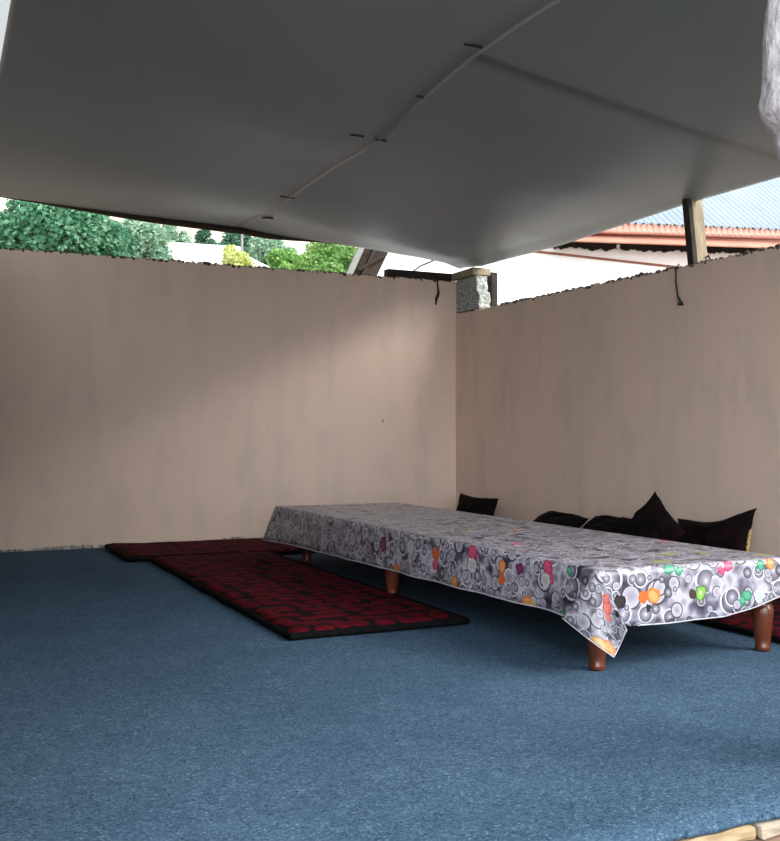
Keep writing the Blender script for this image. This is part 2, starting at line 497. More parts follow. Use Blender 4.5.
# dark flat bar on the back wall
a = at(387, 273, Y=WY + .05); b = at(452, 276, Y=WY + .05)
bm = bmesh.new()
box(bm, ((a.x + b.x) / 2 + .02, WY + .078, 2.565), (b.x - a.x + .04, .10, .07), None, .008)
tag(fin(bm, 'timber_batten', MAT['wood_dark']), 'dark flat batten lying on top of the back wall beside the corner', 'timber')
# dark post just outside the right wall near corner
a = at(492, 300, X=WX + .26)
bm = bmesh.new()
box(bm, (a.x, a.y, (GZ + 2.58) / 2), (.07, .10, 2.58 - GZ), None, .006)
tag(fin(bm, 'dark_post', MAT['wood_dark']), 'dark upright post outside the right wall, beside the cinder blocks', 'post')
# tan post on the right wall
a = at(690, 262, X=WX + .03); tp = at(684, 200, X=WX + .03)
bm = bmesh.new()
H = tp.z - a.z + .02
zb = zt_right((a.y - 2.2) / (WY - 2.2)) + .004
rot = Matrix.Rotation(math.atan2(tp.y - a.y, H), 4, 'X').inverted()
box(bm, (0, 0, 0), (.105, .06, 1), None, 0)
for v_ in bm.verts:
    top = v_.co.z > 0
    v_.co.z = (tp.z + .0 if top else zb)
    v_.co.x += WX + .085; v_.co.y += (tp.y if top else a.y) - .04
bmesh.ops.bevel(bm, geom=bm.edges[:], offset=.006, segments=2, affect='EDGES')
po = fin(bm, 'wooden_post', MAT['wood'])
tag(po, 'short tan squared post with its shaded room side darkened, standing on top of the right wall', 'post')
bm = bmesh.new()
box(bm, (0, 0, 0), (.03, .06, 1), None, 0)  # dark strip laid over the post's room side to paint its shade
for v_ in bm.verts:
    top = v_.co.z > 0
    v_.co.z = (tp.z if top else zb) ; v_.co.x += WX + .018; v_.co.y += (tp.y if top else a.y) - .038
o = fin(bm, 'side_shade', MAT['wood_dark'], po); o['label'] = 'dark strip painting the shade on the room side of the post'
bm = bmesh.new()
q = Vector((WX + .09, a.y - .085, zb + .045))
tube(bm, [q + Vector((.0, 0, 0)), q + Vector((.02, -.012, .015)), q + Vector((.03, -.012, -.01)), q + Vector((.015, -.008, -.035))], .008, 8)
fin(bm, 'wire_loop', MAT['wire'], po)
# wires on the walls
a = at(437, 279, Y=WY - .012)
bm = bmesh.new()
pts = [a + Vector((0, .022, .058)), a + Vector((0, -.004, .05)), a + Vector((.004, -.006, -.05)), a + Vector((.016, -.004, -.13)), a + Vector((-.004, -.004, -.19)), a + Vector((-.016, -.004, -.26))]
tube(bm, pts, [.008, .008, .008, .009, .012, .006], 8)
w1 = fin(bm, 'hanging_wire', MAT['wire'], None, True)
tag(w1, 'short dark wire hanging over the back wall top near the corner', 'wire')
bm = bmesh.new(); tube(bm, [pts[3] + Vector((.0, -.006, .0)), pts[4] + Vector((.004, -.012, .01)), pts[4] + Vector((-.015, -.006, -.02))], .013, 8)
fin(bm, 'knot', MAT['wire'], w1, True)
a = at(676, 268, X=WX - .01); b = at(678, 296, X=WX - .01); e = at(682, 305, X=WX - .01)
bm = bmesh.new()
tube(bm, [a + Vector((.03, 0, .03)), a, (a + b) / 2 + Vector((0, .01, 0)), b, e, e + Vector((-.01, .03, .01))], [.005, .005, .005, .006, .013, .008], 8)
w2 = fin(bm, 'cable_stub', MAT['wire'], None, True)
tag(w2, 'thin cable stub hanging down the right wall below the tan post', 'cable')

# whitewashed trunk post in the right foreground
base = Vector((2.42, 2.10, GZ)); 
edge = [(779.5, 165), (776, 152), (774, 138), (765, 128), (757, 112), (761, 95), (762, 70), (762, 40), (764, 20), (766, 4), (768, -30), (770, -60)]
bm = bmesh.new(); cen = []
PY = 2.10
zs_, ctr = [], []
prof = []
for (px, py) in edge:
    p = at(px, py, Y=PY)
    prof.append((p.z, p.x))
prof = [(GZ, prof[0][1] + .30), (.6, prof[0][1] + .26), (prof[0][0] - .25, prof[0][1] + .16), (prof[0][0] - .06, prof[0][1] + .03)] + prof
rings = []
nz = 110; seg = 28
z0, z1 = .006, 2.95
PZ = [a_ for a_, b_ in prof]; PXs = [b_ for a_, b_ in prof]
for i in range(nz + 1):
    z = z0 + (z1 - z0) * i / nz
    xl = interp(PZ, PXs, z)
    rr = .085 + .008 * fbm(z * 3, 1)
    ring = []
    for k in range(seg):
        an = k * 2 * math.pi / seg
        q = 1 + .05 * fbm(math.cos(an) * 1.6, math.sin(an) * 1.6, z * 3.0, 3) + .05 * fbm(math.cos(an) * 5, math.sin(an) * 5, z * 9, 2)
        pd = Vector((PY, -xl, 0)).normalized()
        ring.append(bm.verts.new((xl + rr * pd.x + math.cos(an) * rr * q, PY + rr * pd.y + math.sin(an) * rr * q, z)))
    rings.append(ring)
for i in range(nz):
    for k in range(seg):
        bm.faces.new((rings[i][k], rings[i][(k + 1) % seg], rings[i + 1][(k + 1) % seg], rings[i + 1][k]))
bm.faces.new(rings[0][::-1]); bm.faces.new(rings[-1])
tag(fin(bm, 'whitewashed_post', MAT['white_post'], None, True), 'rough whitewashed post at the top right edge in front of the canopy', 'post')

# ------------------------------------------------------------------ floor mats
def floor_mat(x0, x1, y0, y1, th, lab, curl=None, seed=0):
    cx, cy = (x0 + x1) / 2, (y0 + y1) / 2
    bm = bmesh.new(); uvn = 60
    hx, hy = (x1 - x0) / 2, (y1 - y0) / 2
    nx, ny = max(8, int((x1 - x0) * 22)), max(8, int((y1 - y0) * 22))
    def outline(x, y):
        dx = .018 * fbm(y * 1.7, seed, 0, 2); dy = .018 * fbm(x * 1.7, seed + 3, 0, 2)
        return dx, dy
    root = empty('floor_mat', (cx, cy, 0))
    def top(u, v):
        x = x0 + (x1 - x0) * u; y = y0 + (y1 - y0) * v
        dx, dy = outline(x, y)
        e = min(u * (x1 - x0), (1 - u) * (x1 - x0), v * (y1 - y0), (1 - v) * (y1 - y0))
        k = min(1, e / .06); z = th * (.62 + .38 * math.sqrt(max(0, 1 - (1 - k) ** 2)))
        z += .006 * (fbm(x * 5, y * 5, seed, 2)) * k + .004
        if curl: z += curl(x, y)
        return Vector((x + dx, y + dy, z))
    V = grid(bm, top, nx, ny)
    # tag: sides
    loop = [V[i][0] for i in range(nx + 1)] + [V[nx][j] for j in range(1, ny + 1)] + [V[i][ny] for i in range(nx - 1, -1, -1)] + [V[0][j] for j in range(ny - 1, 0, -1)]
    fl = []
    for v_ in loop:
        fl.append(bm.verts.new((v_.co.x, v_.co.y, .003)))
    n = len(loop)
    # bottom
    bm.faces.new(fl[::-1])
    for i in range(n):
        bm.faces.new((loop[i], loop[(i + 1) % n], fl[(i + 1) % n], fl[i]))
    coords = [v_.co.copy() for v_ in loop]
    fin(bm, 'mat_pad', MAT['mat'], root, True)
    bm = bmesh.new()
    ring = [Vector((c_.x + (c_.x - cx) / hx * .006, c_.y + (c_.y - cy) / hy * .006, c_.z * .55 + .004)) for c_ in coords]
    ring = ring[::2] + [ring[0]]
    tube(bm, ring, [max(.008, .42 * th)] * len(ring), 8, False)
    fin(bm, 'piping', MAT['piping'], root, True)
    tag(root, lab, 'floor mat', 'red and black floor mats round the low table')
    return root
floor_mat(1.36, 4.70, 7.66, 8.72, .035, 'red and black floor mat lying along the foot of the back wall', lambda x, y: .012 * max(0, 1 - (x - 1.36) / .25), 1)
floor_mat(1.53, 2.46, 4.42, 7.62, .040, 'red and black floor mat on the near long side of the low table', None, 4)
floor_mat(3.56, 4.62, 3.05, 7.60, .035, 'red and black floor mat between the low table and the right wall', None, 8)

# ------------------------------------------------------------------ low table
TX0, TX1, TY0, TY1, TZ = 2.42, 3.44, 3.26, 7.32, .412
tb = empty('low_table', ((TX0 + TX1) / 2, (TY0 + TY1) / 2, 0))
tag(tb, 'long low table with turned reddish-brown legs under the fruit-print cloth', 'table')
bm = bmesh.new(); box(bm, ((TX0 + TX1) / 2, (TY0 + TY1) / 2, TZ - .016), (TX1 - TX0 - .01, TY1 - TY0 - .01, .03), None, .004)
fin(bm, 'tabletop', MAT['leg'], tb)
bm = bmesh.new()
for (c_, s_) in ((((TX0 + .07), (TY0 + TY1) / 2, TZ - .075), (.03, TY1 - TY0 - .14, .085)), (((TX1 - .07), (TY0 + TY1) / 2, TZ - .075), (.03, TY1 - TY0 - .14, .085)),
                 (((TX0 + TX1) / 2, TY0 + .07, TZ - .075), (TX1 - TX0 - .14, .03, .085)), (((TX0 + TX1) / 2, TY1 - .07, TZ - .075), (TX1 - TX0 - .14, .03, .085))):
    box(bm, c_, s_)
fin(bm, 'apron', MAT['leg'], tb)
leg_prof = [(.030, 0), (.034, .004), (.034, .02), (.031, .026), (.036, .06), (.043, .11), (.047, .155), (.047, .18), (.042, .20), (.036, .206), (.040, .214), (.044, .225), (.044, .24), (.040, .25), (.040, .385)]
legme = None
for (lx, ly) in ((2.475, 3.345), (3.365, 3.335), (2.475, 5.33), (3.375, 5.33), (2.60, 7.15), (3.375, 7.23)):
    bm = bmesh.new(); lathe(bm, (lx, ly, .003), leg_prof, 26)
    fin(bm, 'leg', MAT['leg'], tb, True)

# --- cloth material: printed bubbles and fruit, in cloth metres
CZ = TZ + .006
fruits = []
def uv_front(px, py):
    p = at(px, py, Y=TY0 - .012); return (p.x, TY0 - (CZ - p.z))
def uv_left(px, py):
    p = at(px, py, X=TX0 - .012); return (TX0 - (CZ - p.z), p.y)
KU, KV, KS = 20.0, 20.0, .27
def uv_kite(s, t): return (KU + s * KS, KV + t * KS)
for (px, py, k, r) in [(652, 597, 'orange', .034), (643, 598, 'orange2', .026), (700, 594, 'kiwi', .032), (692, 595, 'brown', .022), (757, 597, 'white', .030), (745, 597, 'green', .027), (741, 602, 'green', .018),
                       (728, 566, 'pink', .028), (721, 571, 'pink', .018), (670, 568, 'green', .030), (679, 572, 'green', .022), (770, 564, 'orange', .026), (760, 566, 'green', .022), (619, 603, 'black', .030), (647, 609, 'black', .014)]:
    u, v = uv_front(px, py); fruits.append((u, v, k, r))
for (px, py, k, r) in [(548, 569, 'pink', .05), (551, 580, 'pink', .036), (545, 582, 'white', .045), (528, 605, 'orange', .05), (533, 607, 'gold', .030), (503, 568, 'orange', .045), (503, 580, 'orange2', .040),
                       (473, 554, 'pink', .06), (473, 566, 'white', .05), (457, 585, 'orange', .05), (436, 555, 'orange2', .05), (436, 566, 'pink', .04), (397, 572, 'orange', .06), (384, 545, 'purple', .06), (411, 548, 'white', .05), (520, 570, 'purple', .04), (570, 573, 'green', .03), (565, 615, 'green', .02)]:
    u, v = uv_left(px, py); fruits.append((u, v, k, r * .72))
for (s, t, k, r) in [(.2, .50, 'red', .030), (.12, .40, 'red', .022), (.33, .62, 'red', .018), (.86, .86, 'orange', .036), (.95, .72, 'orangepale', .040), (.62, .78, 'black', .015), (.05, .72, 'black', .016)]:
    u, v = uv_kite(s, t); fruits.append((u, v, k, r))
FC = {'orange': ((.85, .22, .04), (.92, .42, .14)), 'orange2': ((.80, .16, .03), (.80, .16, .03)), 'orangepale': ((.80, .45, .12), (.90, .68, .35)), 'kiwi': ((.05, .22, .03), (.28, .55, .10)), 'brown': ((.05, .03, .02), (.07, .04, .03)),
      'white': ((.72, .74, .76), (.55, .60, .60)), 'green': ((.02, .24, .12), (.10, .45, .28)), 'pink': ((.62, .03, .14), (.75, .12, .25)), 'black': ((.012, .01, .012), (.03, .025, .03)),
      'red': ((.80, .10, .09), (.88, .25, .20)), 'gold': ((.75, .55, .10), (.8, .62, .2)), 'purple': ((.16, .02, .10), (.25, .04, .14))}
FC = {k: tuple(tuple(c_ * .72 for c_ in q_) for q_ in v) for k, v in FC.items()}
def m_cloth():
    t = NT('fruit_print_oilcloth')
    uv = t.coord('UV')
    base_n = t.noise(uv, 9, 2, .5)
    c = t.ramp(base_n, [(.34, (.022, .020, .032)), (.44, (.12, .11, .155)), (.57, (.46, .45, .53)), (.72, (.07, .062, .09))])
    for li, (size, off, rmin, rmax, p_ring) in enumerate(((.125, (0, 0), .25, .44, .35), (.092, (.37, .71), .22, .42, .5), (.062, (.13, .29), .22, .40, .62))):
        mp = t.node('ShaderNodeMapping'); t.l.new(uv, mp.inputs[0]); mp.inputs['Location'].default_value = (*off, 0)
        vo = t.node('ShaderNodeTexVoronoi', voronoi_dimensions='2D', feature='F1')
        vo.inputs['Scale'].default_value = 1 / size; vo.inputs['Randomness'].default_value = .75
        t.l.new(mp.outputs[0], vo.inputs['Vector'])
        d = vo.outputs['Distance']; sep = t.node('ShaderNodeSeparateColor'); t.l.new(vo.outputs['Color'], sep.inputs[0])
        r = t.math('ADD', t.math('MULTIPLY', sep.outputs[0], rmax - rmin), rmin)
        q = t.math('DIVIDE', d, r)
        keep = t.math('GREATER_THAN', sep.outputs[2], (.12, .35, .45)[li])
        inside = t.math('MULTIPLY', t.math('LESS_THAN', q, 1.0), keep)
        # printed shading inside the bubble: grey core to pale rim or the reverse
        g1 = t.ramp(q, [(0, (.56, .55, .62)), (.30, (.24, .23, .29)), (.95, (.022, .020, .032))])
        g2 = t.ramp(q, [(0, (.24, .23, .28)), (.6, (.38, .37, .43)), (.95, (.46, .45, .52))])
        g = t.mix(t.math('GREATER_THAN', sep.outputs[1], .42), g2, g1)
        c = t.mix(t.math('MULTIPLY', inside, .85), c, g)
        ring = t.math('MULTIPLY', t.math('LESS_THAN', t.math('ABSOLUTE', t.math('SUBTRACT', q, 1.0)), .10), keep)
        rc = t.mix(t.math('GREATER_THAN', sep.outputs[1], p_ring), (.03, .026, .036), (.56, .55, .62))
        c = t.mix(t.math('MULTIPLY', ring, .9), c, rc)
    # scattered fruit on the top (unlabelled print, random)
    vo = t.node('ShaderNodeTexVoronoi', voronoi_dimensions='2D', feature='F1'); vo.inputs['Scale'].default_value = 5.2; vo.inputs['Randomness'].default_value = .8
    t.l.new(uv, vo.inputs['Vector']); sep = t.node('ShaderNodeSeparateColor'); t.l.new(vo.outputs['Color'], sep.inputs[0])
    suv = t.node('ShaderNodeSeparateXYZ'); t.l.new(uv, suv.inputs[0])
    ontop = t.math('MULTIPLY', t.math('MULTIPLY', t.math('GREATER_THAN', suv.outputs[0], TX0 + .02), t.math('GREATER_THAN', suv.outputs[1], TY0 + .02)), t.math('LESS_THAN', suv.outputs[1], 15))
    fm = t.math('MULTIPLY', t.math('LESS_THAN', vo.outputs['Distance'], .2), t.math('MULTIPLY', t.math('GREATER_THAN', sep.outputs[0], .86), ontop))
    fc = t.ramp(sep.outputs[1], [(.0, (.62, .05, .14)), (.3, (.85, .25, .06)), (.55, (.08, .33, .14)), (.8, (.6, .4, .1)), (1, (.05, .04, .05))])
    c = t.mix(fm, c, fc)
    wob = t.noise(uv, 30, 2, .6)
    wob = t.math('MULTIPLY', t.math('SUBTRACT', wob, .5), .040)
    for (u, v, k, r) in fruits:
        sb = t.node('ShaderNodeVectorMath', operation='SUBTRACT'); t.l.new(uv, sb.inputs[0]); sb.inputs[1].default_value = (u, v, 0)
        ln = t.node('ShaderNodeVectorMath', operation='LENGTH'); t.l.new(sb.outputs[0], ln.inputs[0])
        d = t.math('ADD', ln.outputs['Value'], wob)
        cc = t.ramp(t.math('DIVIDE', d, r), [(.0, FC[k][1]), (.25, FC[k][1]), (.62, FC[k][1] if k not in ('kiwi',) else FC[k][0]), (.8, FC[k][0])])
        if k == 'kiwi':
            cc = t.ramp(t.math('DIVIDE', d, r), [(.0, (.75, .8, .5)), (.22, (.6, .7, .3)), (.34, (.06, .16, .03)), (.5, (.25, .5, .10)), (.8, (.12, .34, .06)), (.95, (.06, .12, .03))])
        c = t.mix(t.math('LESS_THAN', d, r), c, cc)
    n = t.noise(uv, 3.0, 3)
    t.bump(n, .06, .01)
    return t.done(c, .38, .45)
MAT['cloth'] = m_cloth()
MAT['hem'] = m_noisy('cloth_hem', (.40, .39, .44), (.56, .55, .6), 40, .5)

bm = bmesh.new()
# top
def top_fn(u, v):
    x = TX0 + (TX1 - TX0) * u; y = TY0 + (TY1 - TY0) * v
    return Vector((x, y, CZ + .0018 * (fbm(x * 3, y * 3, 0, 2))))
CX0, CX1, CY0, CY1 = TX0 - .008, TX1 + .008, TY0 - .008, TY1 + .008
def topf(u, v):
    p = top_fn(u, v); p.x = CX0 + (CX1 - CX0) * u; p.y = CY0 + (CY1 - CY0) * v
    if u in (0, 1) or v in (0, 1): p.z = CZ - .002
    return p
grid(bm, topf, 30, 110, lambda u, v: (CX0 + (CX1 - CX0) * u, CY0 + (CY1 - CY0) * v))
dropL = lambda y: interp([3.2, 3.6, 5.4, 7.33], [.212, .208, .232, .262], y)
dropF = lambda x: interp([2.4, 2.5, 2.75, 3.05, 3.2, 3.35, 3.46], [.235, .226, .228, .225, .20, .165, .150], x)
dropR = lambda y: .2
def wav(s, q, amp, seed): return min(1, max(0, s - (3.2 if seed != 4 else 2.4)) / .35) * q ** 1.3 * amp * (.6 * math.sin(s * 13 + seed) * .5 + fbm(s * 2.6, seed, 0, 2))
def left_fn(u, v):
    y = CY0 + (CY1 - CY0) * u; q = v
    d = dropL(y) * q
    x = CX0 - .003 - .010 * q - wav(y, q, .020, 1)
    far = max(0, (u - .955) / .045)
    x -= .055 * far * q; 
    yy = y + .10 * far * far * q
    return Vector((x, yy, CZ - .002 - d))
grid(bm, left_fn, 130, 8, lambda u, v: (CX0 - dropL(CY0 + (CY1 - CY0) * u) * v, CY0 + (CY1 - CY0) * u))
def front_fn(u, v):
    x = CX0 + (CX1 - CX0) * u; q = v
    d = dropF(x) * q
    y = CY0 - .003 - .012 * q - wav(x, q, .016, 4)
    near = max(0, (u - .93) / .07)
    y -= .03 * near * q
    return Vector((x + .05 * near * near * q, y, CZ - .002 - d))
grid(bm, front_fn, 50, 8, lambda u, v: (CX0 + (CX1 - CX0) * u, CY0 - dropF(CX0 + (CX1 - CX0) * u) * v))
def right_fn(u, v):
    y = CY0 + (CY1 - CY0) * u
    d = interp([0, .03, .1, 1], [.150, .165, .20, .21], u) * v
    near = max(0, 1 - u / .02); far = max(0, (u - .955) / .045)
    return Vector((CX1 + .003 + .012 * v + wav(y, v, .02, 9) + .05 * v * near * near + .055 * far * v, y - .03 * near * v + .10 * far * far * v, CZ - .002 - d))
grid(bm, right_fn, 110, 8, lambda u, v: (CX1 + .21 * v, CY0 + (CY1 - CY0) * u))
def far_fn(u, v):
    x = CX0 + (CX1 - CX0) * u
    e = max(0, abs(u - .5) / .5 - .82) / .18
    d = interp([0, 1], [.262, .21], u) * v
    sgn = 1 if u > .5 else -1
    return Vector((x + sgn * (.055 + .013) * v * e * e, CY1 + .003 + .02 * v + (.10 - .02) * v * e * e, CZ - .002 - d))
grid(bm, far_fn, 40, 8, lambda u, v: (CX0 + (CX1 - CX0) * u, CY1 + .22 * v))
# folded corner flap
A = Vector((CX0 - .004, CY0 - .004, CZ - .003))
Lp = at(562, 618, X=CX0 - .095)
Rp = at(628, 628.5, Y=CY0 - .120)
Tp = Vector((CX0 + .045, CY0 - .055, 0)); Tp = at(614, 657, Y=CY0 - .115)
nrm = Vector((-.7, -.7, .1)).normalized()
def kite(s, t):
    p = A + (Lp - A) * s + (Rp - A) * t + (Tp - Lp - Rp + A) * (s * t)
    bul = math.sin(math.pi * min(1, (s + t) / 2)) 
    p += nrm * (.004 + .014 * bul * (1 + .6 * (t - s)) + .012 * math.sin(4.5 * (s - t)) * min(s + t, 1))
    return p
grid(bm, kite, 16, 16, lambda s, t: uv_kite(s, t))
# the turned-back side of the flap, going in to the left face
inn = at(585, 606, X=CX0 - .006)
def back1(s, t):
    p = A + (Lp - A) * s
    q = A + (Vector((CX0 - .010, Lp.y + .02, Lp.z)) - A) * s
    return p + (q - p) * t + Vector((.002, .002, 0)) * t
grid(bm, back1, 10, 3, lambda s, t: (KU + 1 + s * KS, KV + t * .1))
def back2(s, t):
    p = A + (Rp - A) * s
    q = A + (Vector((at(624, 628, Y=CY0 - .012).x, CY0 - .012, Rp.z + .004)) - A) * s
    return p + nrm * .004 * (1 - t) + (q - p) * t
grid(bm, back2, 10, 3, lambda s, t: (KU + 2 + s * KS, KV + t * .1))
cloth = fin(bm, 'tablecloth', MAT['cloth'], None, True)
bpy.context.view_layer.objects.active = cloth
md = cloth.modifiers.new('thick', 'SOLIDIFY'); md.thickness = .0016; md.offset = 0
tag(cloth, 'oilcloth printed with grey bubbles and fruit, draped over the low table', 'tablecloth')
# hem strip
bm = bmesh.new()
tube(bm, [left_fn(i / 80, 1.0) + Vector((-.0015, 0, 0)) for i in range(3, 81)], .0035, 6)
tube(bm, [front_fn(i / 40, 1.0) + Vector((0, -.0015, 0)) for i in range(7, 41)], .0028, 6)
tube(bm, [kite(1, i / 16) for i in range(17)], .0028, 6)
tube(bm, [kite(i / 16, 1) for i in range(17)], .0028, 6)
fin(bm, 'hem', MAT['hem'], cloth, True)

# ------------------------------------------------------------------ cushions
def cushion(w, h, d, center, right, up, mat, lab, seed=0, pinch=.10, dent=0, trims=()):
    """w along right, h along up, d depth."""
    right = Vector(right).normalized(); up = Vector(up); up = (up - right * up.dot(right)).normalized(); nr = right.cross(up)
    root = empty('cushion', (center[0], center[1], 0))
    n = 22
    bm = bmesh.new()
    def pos(a, b, side):
        # a,b in -1..1 ; corners pulled out like ears
        ea = a * (1 - pinch * (1 - b * b) * abs(a) ** 2 * 0 - pinch * (1 - abs(b) ** 2.2)) if False else a
        x = a * (1 - pinch * (1 - b * b)) ; y = b * (1 - pinch * (1 - a * a))
        th = max(0, (1 - a ** 2) * (1 - b ** 2)) ** .42
        z = side * th * .5
        dz = dent * math.exp(-((a) ** 2) * 3) * (b * .5 + .5)
        p = Vector(center) + right * (x * w / 2) + up * (y * h / 2 - dz * h) + nr * (z * d)
        s = .018 * min(1, th * 3 + .4)
        p += right * s * fbm(a * 1.5 + seed, b * 1.5, side) + up * s * fbm(a * 1.5, b * 1.5 + seed, side + 5) + nr * .03 * th * fbm(a * 2.2 + seed, b * 2.2, side * 3 + 9, 2)
        return p
    for side in (1, -1):
        grid(bm, lambda u, v: pos(2 * u - 1, 2 * v - 1, side if 0 < u < 1 and 0 < v < 1 else 0.0), n, n)
    bmesh.ops.remove_doubles(bm, verts=bm.verts[:], dist=.0015)
    fin(bm, 'cushion_cover', mat, root, True)
    for (a0, b0, a1, b1) in trims:
        bm = bmesh.new(); pts = []
        for i in range(24):
            t = i / 23; a = a0 + (a1 - a0) * t; b = b0 + (b1 - b0) * t
            pts.append(pos(a, b, 0) - nr * .004 + right * .006 * math.sin(i * 2.2) + up * .006 * math.cos(i * 2.2) + (right * (.008 if abs(a0) == 1 and a0 == a1 else 0) * (1 if a0 > 0 else -1)))
        tube(bm, pts, [.010 + .004 * math.sin(i * 1.9) for i in range(24)], 7)
        o = fin(bm, 'braid_trim', MAT['gold'], root, True); o['label'] = 'gold braid edging'
    tag(root, lab, 'cushion', 'dark cushions along the right wall')
    return root
RW = Vector((0, -1, 0))   # along right wall, towards the camera (rightwards in view)
def on_wall(px, py, X): return at(px, py, X=X)
# far small cushion at the corner
c0 = on_wall(476, 512, 4.62)
cushion(.72, .38, .16, (4.60, c0.y, .225), (0, -1, -.02), (.28, 0, 1), MAT['cush_a'], 'small black cushion leaning at the wall corner, far end of the table', 1, .14)
# two low ones
p = on_wall(560, 528, 4.5)
cushion(.54, .40, .15, (4.48, on_wall(551, 525, 4.48).y, .225), (0, -1, -.04), (.9, 0, .55), MAT['cush_a'], 'flat dark cushion slumped low on the right wall, farthest of the four together', 2, .05)
cushion(.50, .42, .13, (4.50, on_wall(599, 530, 4.50).y, .215), (0, -1, .03), (.7, 0, .6), MAT['cush_a'], 'dark green-black cushion slumped between the flat one and the peaked one', 3, .06, 0, ((1, -.3, 1, .95),))
p = on_wall(645, 530, 4.5)
cushion(.43, .43, .15, (4.40, on_wall(650, 530, 4.40).y, .295), (-.1, -1, -.72), (.42, -.62, 1), MAT['cush_b'], 'black cushion standing on its corner with a raised peak', 5, .07)
cushion(.74, .38, .13, (4.60, on_wall(711, 545, 4.60).y, .275), (0, -1, .17), (.38, .12, 1), MAT['cush_b'], 'large dark floral cushion with gold edging, nearest to the camera', 6, .12, .10, ((1, -.85, 1, .25),))

# ------------------------------------------------------------------ neighbour's white house (beyond the right wall)
HY = 12.0
hp = lambda px, py, Y=HY: at(px, py, Y=Y)
pL = hp(376, 275); pR = hp(900, 262)
house = empty('house', (pL.x + 4, HY, GZ))
tag(house, 'white neighbouring house with faded red eaves and blue-grey corrugated roof', 'house')
eave_z = hp(600, 243).z
bm = bmesh.new()
a = hp(372, 280); b = hp(390, 250)
slope = Vector((b.x - a.x, 0, b.z - a.z)).normalized()
def up_to(p, z): return p + slope * ((z - p.z) / slope.z)
lo = up_to(a, GZ + .0); hi = up_to(a, eave_z + .1)
x2 = pR.x + 3
f1 = [Vector((a.x - .3, HY, GZ)), Vector((x2, HY, GZ)), Vector((x2, HY, eave_z + .25)), Vector((hi.x, HY, eave_z + .1)), Vector((up_to(a, 2.4).x, HY, 2.4))]
f1[0].x = up_to(a, 2.4).x
v1 = [bm.verts.new(p) for p in f1]; v2 = [bm.verts.new(p + Vector((0, .25, 0))) for p in f1]
bm.faces.new(v1); bm.faces.new(v2[::-1])
for i in range(5): bm.faces.new((v1[i], v1[(i + 1) % 5], v2[(i + 1) % 5], v2[i]))
fin(bm, 'wall', MAT['white_wall'], house)
# gable boards on the left end
def sloped_board(pa, pb, w, th, Y, mat, name, extend=1.2):
    pa, pb = Vector(pa), Vector(pb); d = (pb - pa).normalized()
    n_ = Vector((d.z, 0, -d.x))
    bm = bmesh.new()
    pa = pa - d * extend * .4; pb = pb + d * extend
    vs = []
    for y in (Y, Y + th):
        for q in (pa, pb, pb + n_ * w, pa + n_ * w):
            vs.append(bm.verts.new((q.x, y, q.z)))
    bm.faces.new(vs[:4]); bm.faces.new(vs[4:][::-1])
    for i in range(4): bm.faces.new((vs[i], vs[(i + 1) % 4], vs[4 + (i + 1) % 4], vs[4 + i]))
    return fin(bm, name, mat, house)
sloped_board(hp(347, 273, 11.6), hp(358, 249, 11.6), .075, .04, 11.6, MAT['grey_metal'], 'verge_board', .5)
sloped_board(hp(353, 274, 11.75), hp(365, 249, 11.75), .30, .05, 11.75, MAT['wood_brown'], 'soffit_boards', .5)
sloped_board(hp(360, 277, 11.72), hp(371, 254, 11.72), .05, .03, 11.70, MAT['wood_dark'], 'rafter', .3)
sloped_board(hp(357, 269, 11.72), hp(385, 253, 11.72), .035, .03, 11.68, MAT['wood_brown'], 'rafter', .0)
# cable on the facade
bm = bmesh.new(); tube(bm, [hp(408, 275, HY - .03), hp(420, 266, HY - .03), hp(437, 259, HY - .03)], .010, 6); fin(bm, 'cable', MAT['wire'], house)
# thin red line on facade
bm = bmesh.new()
q0, q1 = hp(528, 250.5, HY - .02), hp(900, 292, HY - .02)
tube(bm, [q0, q1], .017, 6); fin(bm, 'trim_line', MAT['red_trim'], house)
# red eaves: two strips
def strip(pts_bottom, pts_top, th, mat, name, corr=0, n=120):
    """ruled surface between two 3D lines, optionally corrugated"""
    (b0, b1), (t0, t1) = pts_bottom, pts_top
    bm = bmesh.new()
    nn = (b1 - b0).cross(t0 - b0).normalized()
    grid(bm, lambda u, v: (b0 + (b1 - b0) * u) * (1 - v) + (t0 + (t1 - t0) * u) * v + nn * corr * math.sin(u * n * math.pi * .5), n * 2 if corr else 4, 1)
    o = fin(bm, name, mat, house, bool(corr))
    md = o.modifiers.new('t', 'SOLIDIFY'); md.thickness = th; md.offset = 0
    return o
e0, e1 = hp(553, 240.5, 11.55), hp(860, 251, 11.55)
g0, g1 = hp(553, 232.5, 11.75), hp(860, 241, 11.75)
strip((e0, e1), (g0, g1), .02, MAT['red_metal'], 'eave_board')
k0, k1 = hp(553, 231, 11.60), hp(860, 241, 11.60)
bm = bmesh.new(); tube(bm, [k0, k1], .020, 8); fin(bm, 'gutter', MAT['red_trim'], house)
h0, h1 = hp(553, 230.5, 11.62), hp(860, 238.5, 11.62)
i0, i1 = hp(553, 220.5, 11.9), hp(860, 233.5, 11.9)
strip((h0, h1), (i0, i1), .012, MAT['red_metal'], 'eave_sheet', .010, 220)
# blue-grey corrugated roof
j0, j1 = hp(553, 220.5, 11.92), hp(860, 233.5, 11.92)
tt0 = j0 + Vector((0, 4.2, 3.6)); tt1 = j1 + Vector((0, 4.2, 3.6))
strip((j0, j1), (tt0, tt1), .01, MAT['blue_metal'], 'roof', .022, 190)
for i in range(22):
    px = 628 + i * 7.8
    q = hp(px, 220.5 + (px - 553) * 13 / 307, 11.86)
    bm = bmesh.new(); bmesh.ops.create_uvsphere(bm, u_segments=8, v_segments=6, radius=.016, matrix=Matrix.Translation(q + Vector((0, 0, .01))))
    fin(bm, 'roof_screw', MAT['wire'], house, True)
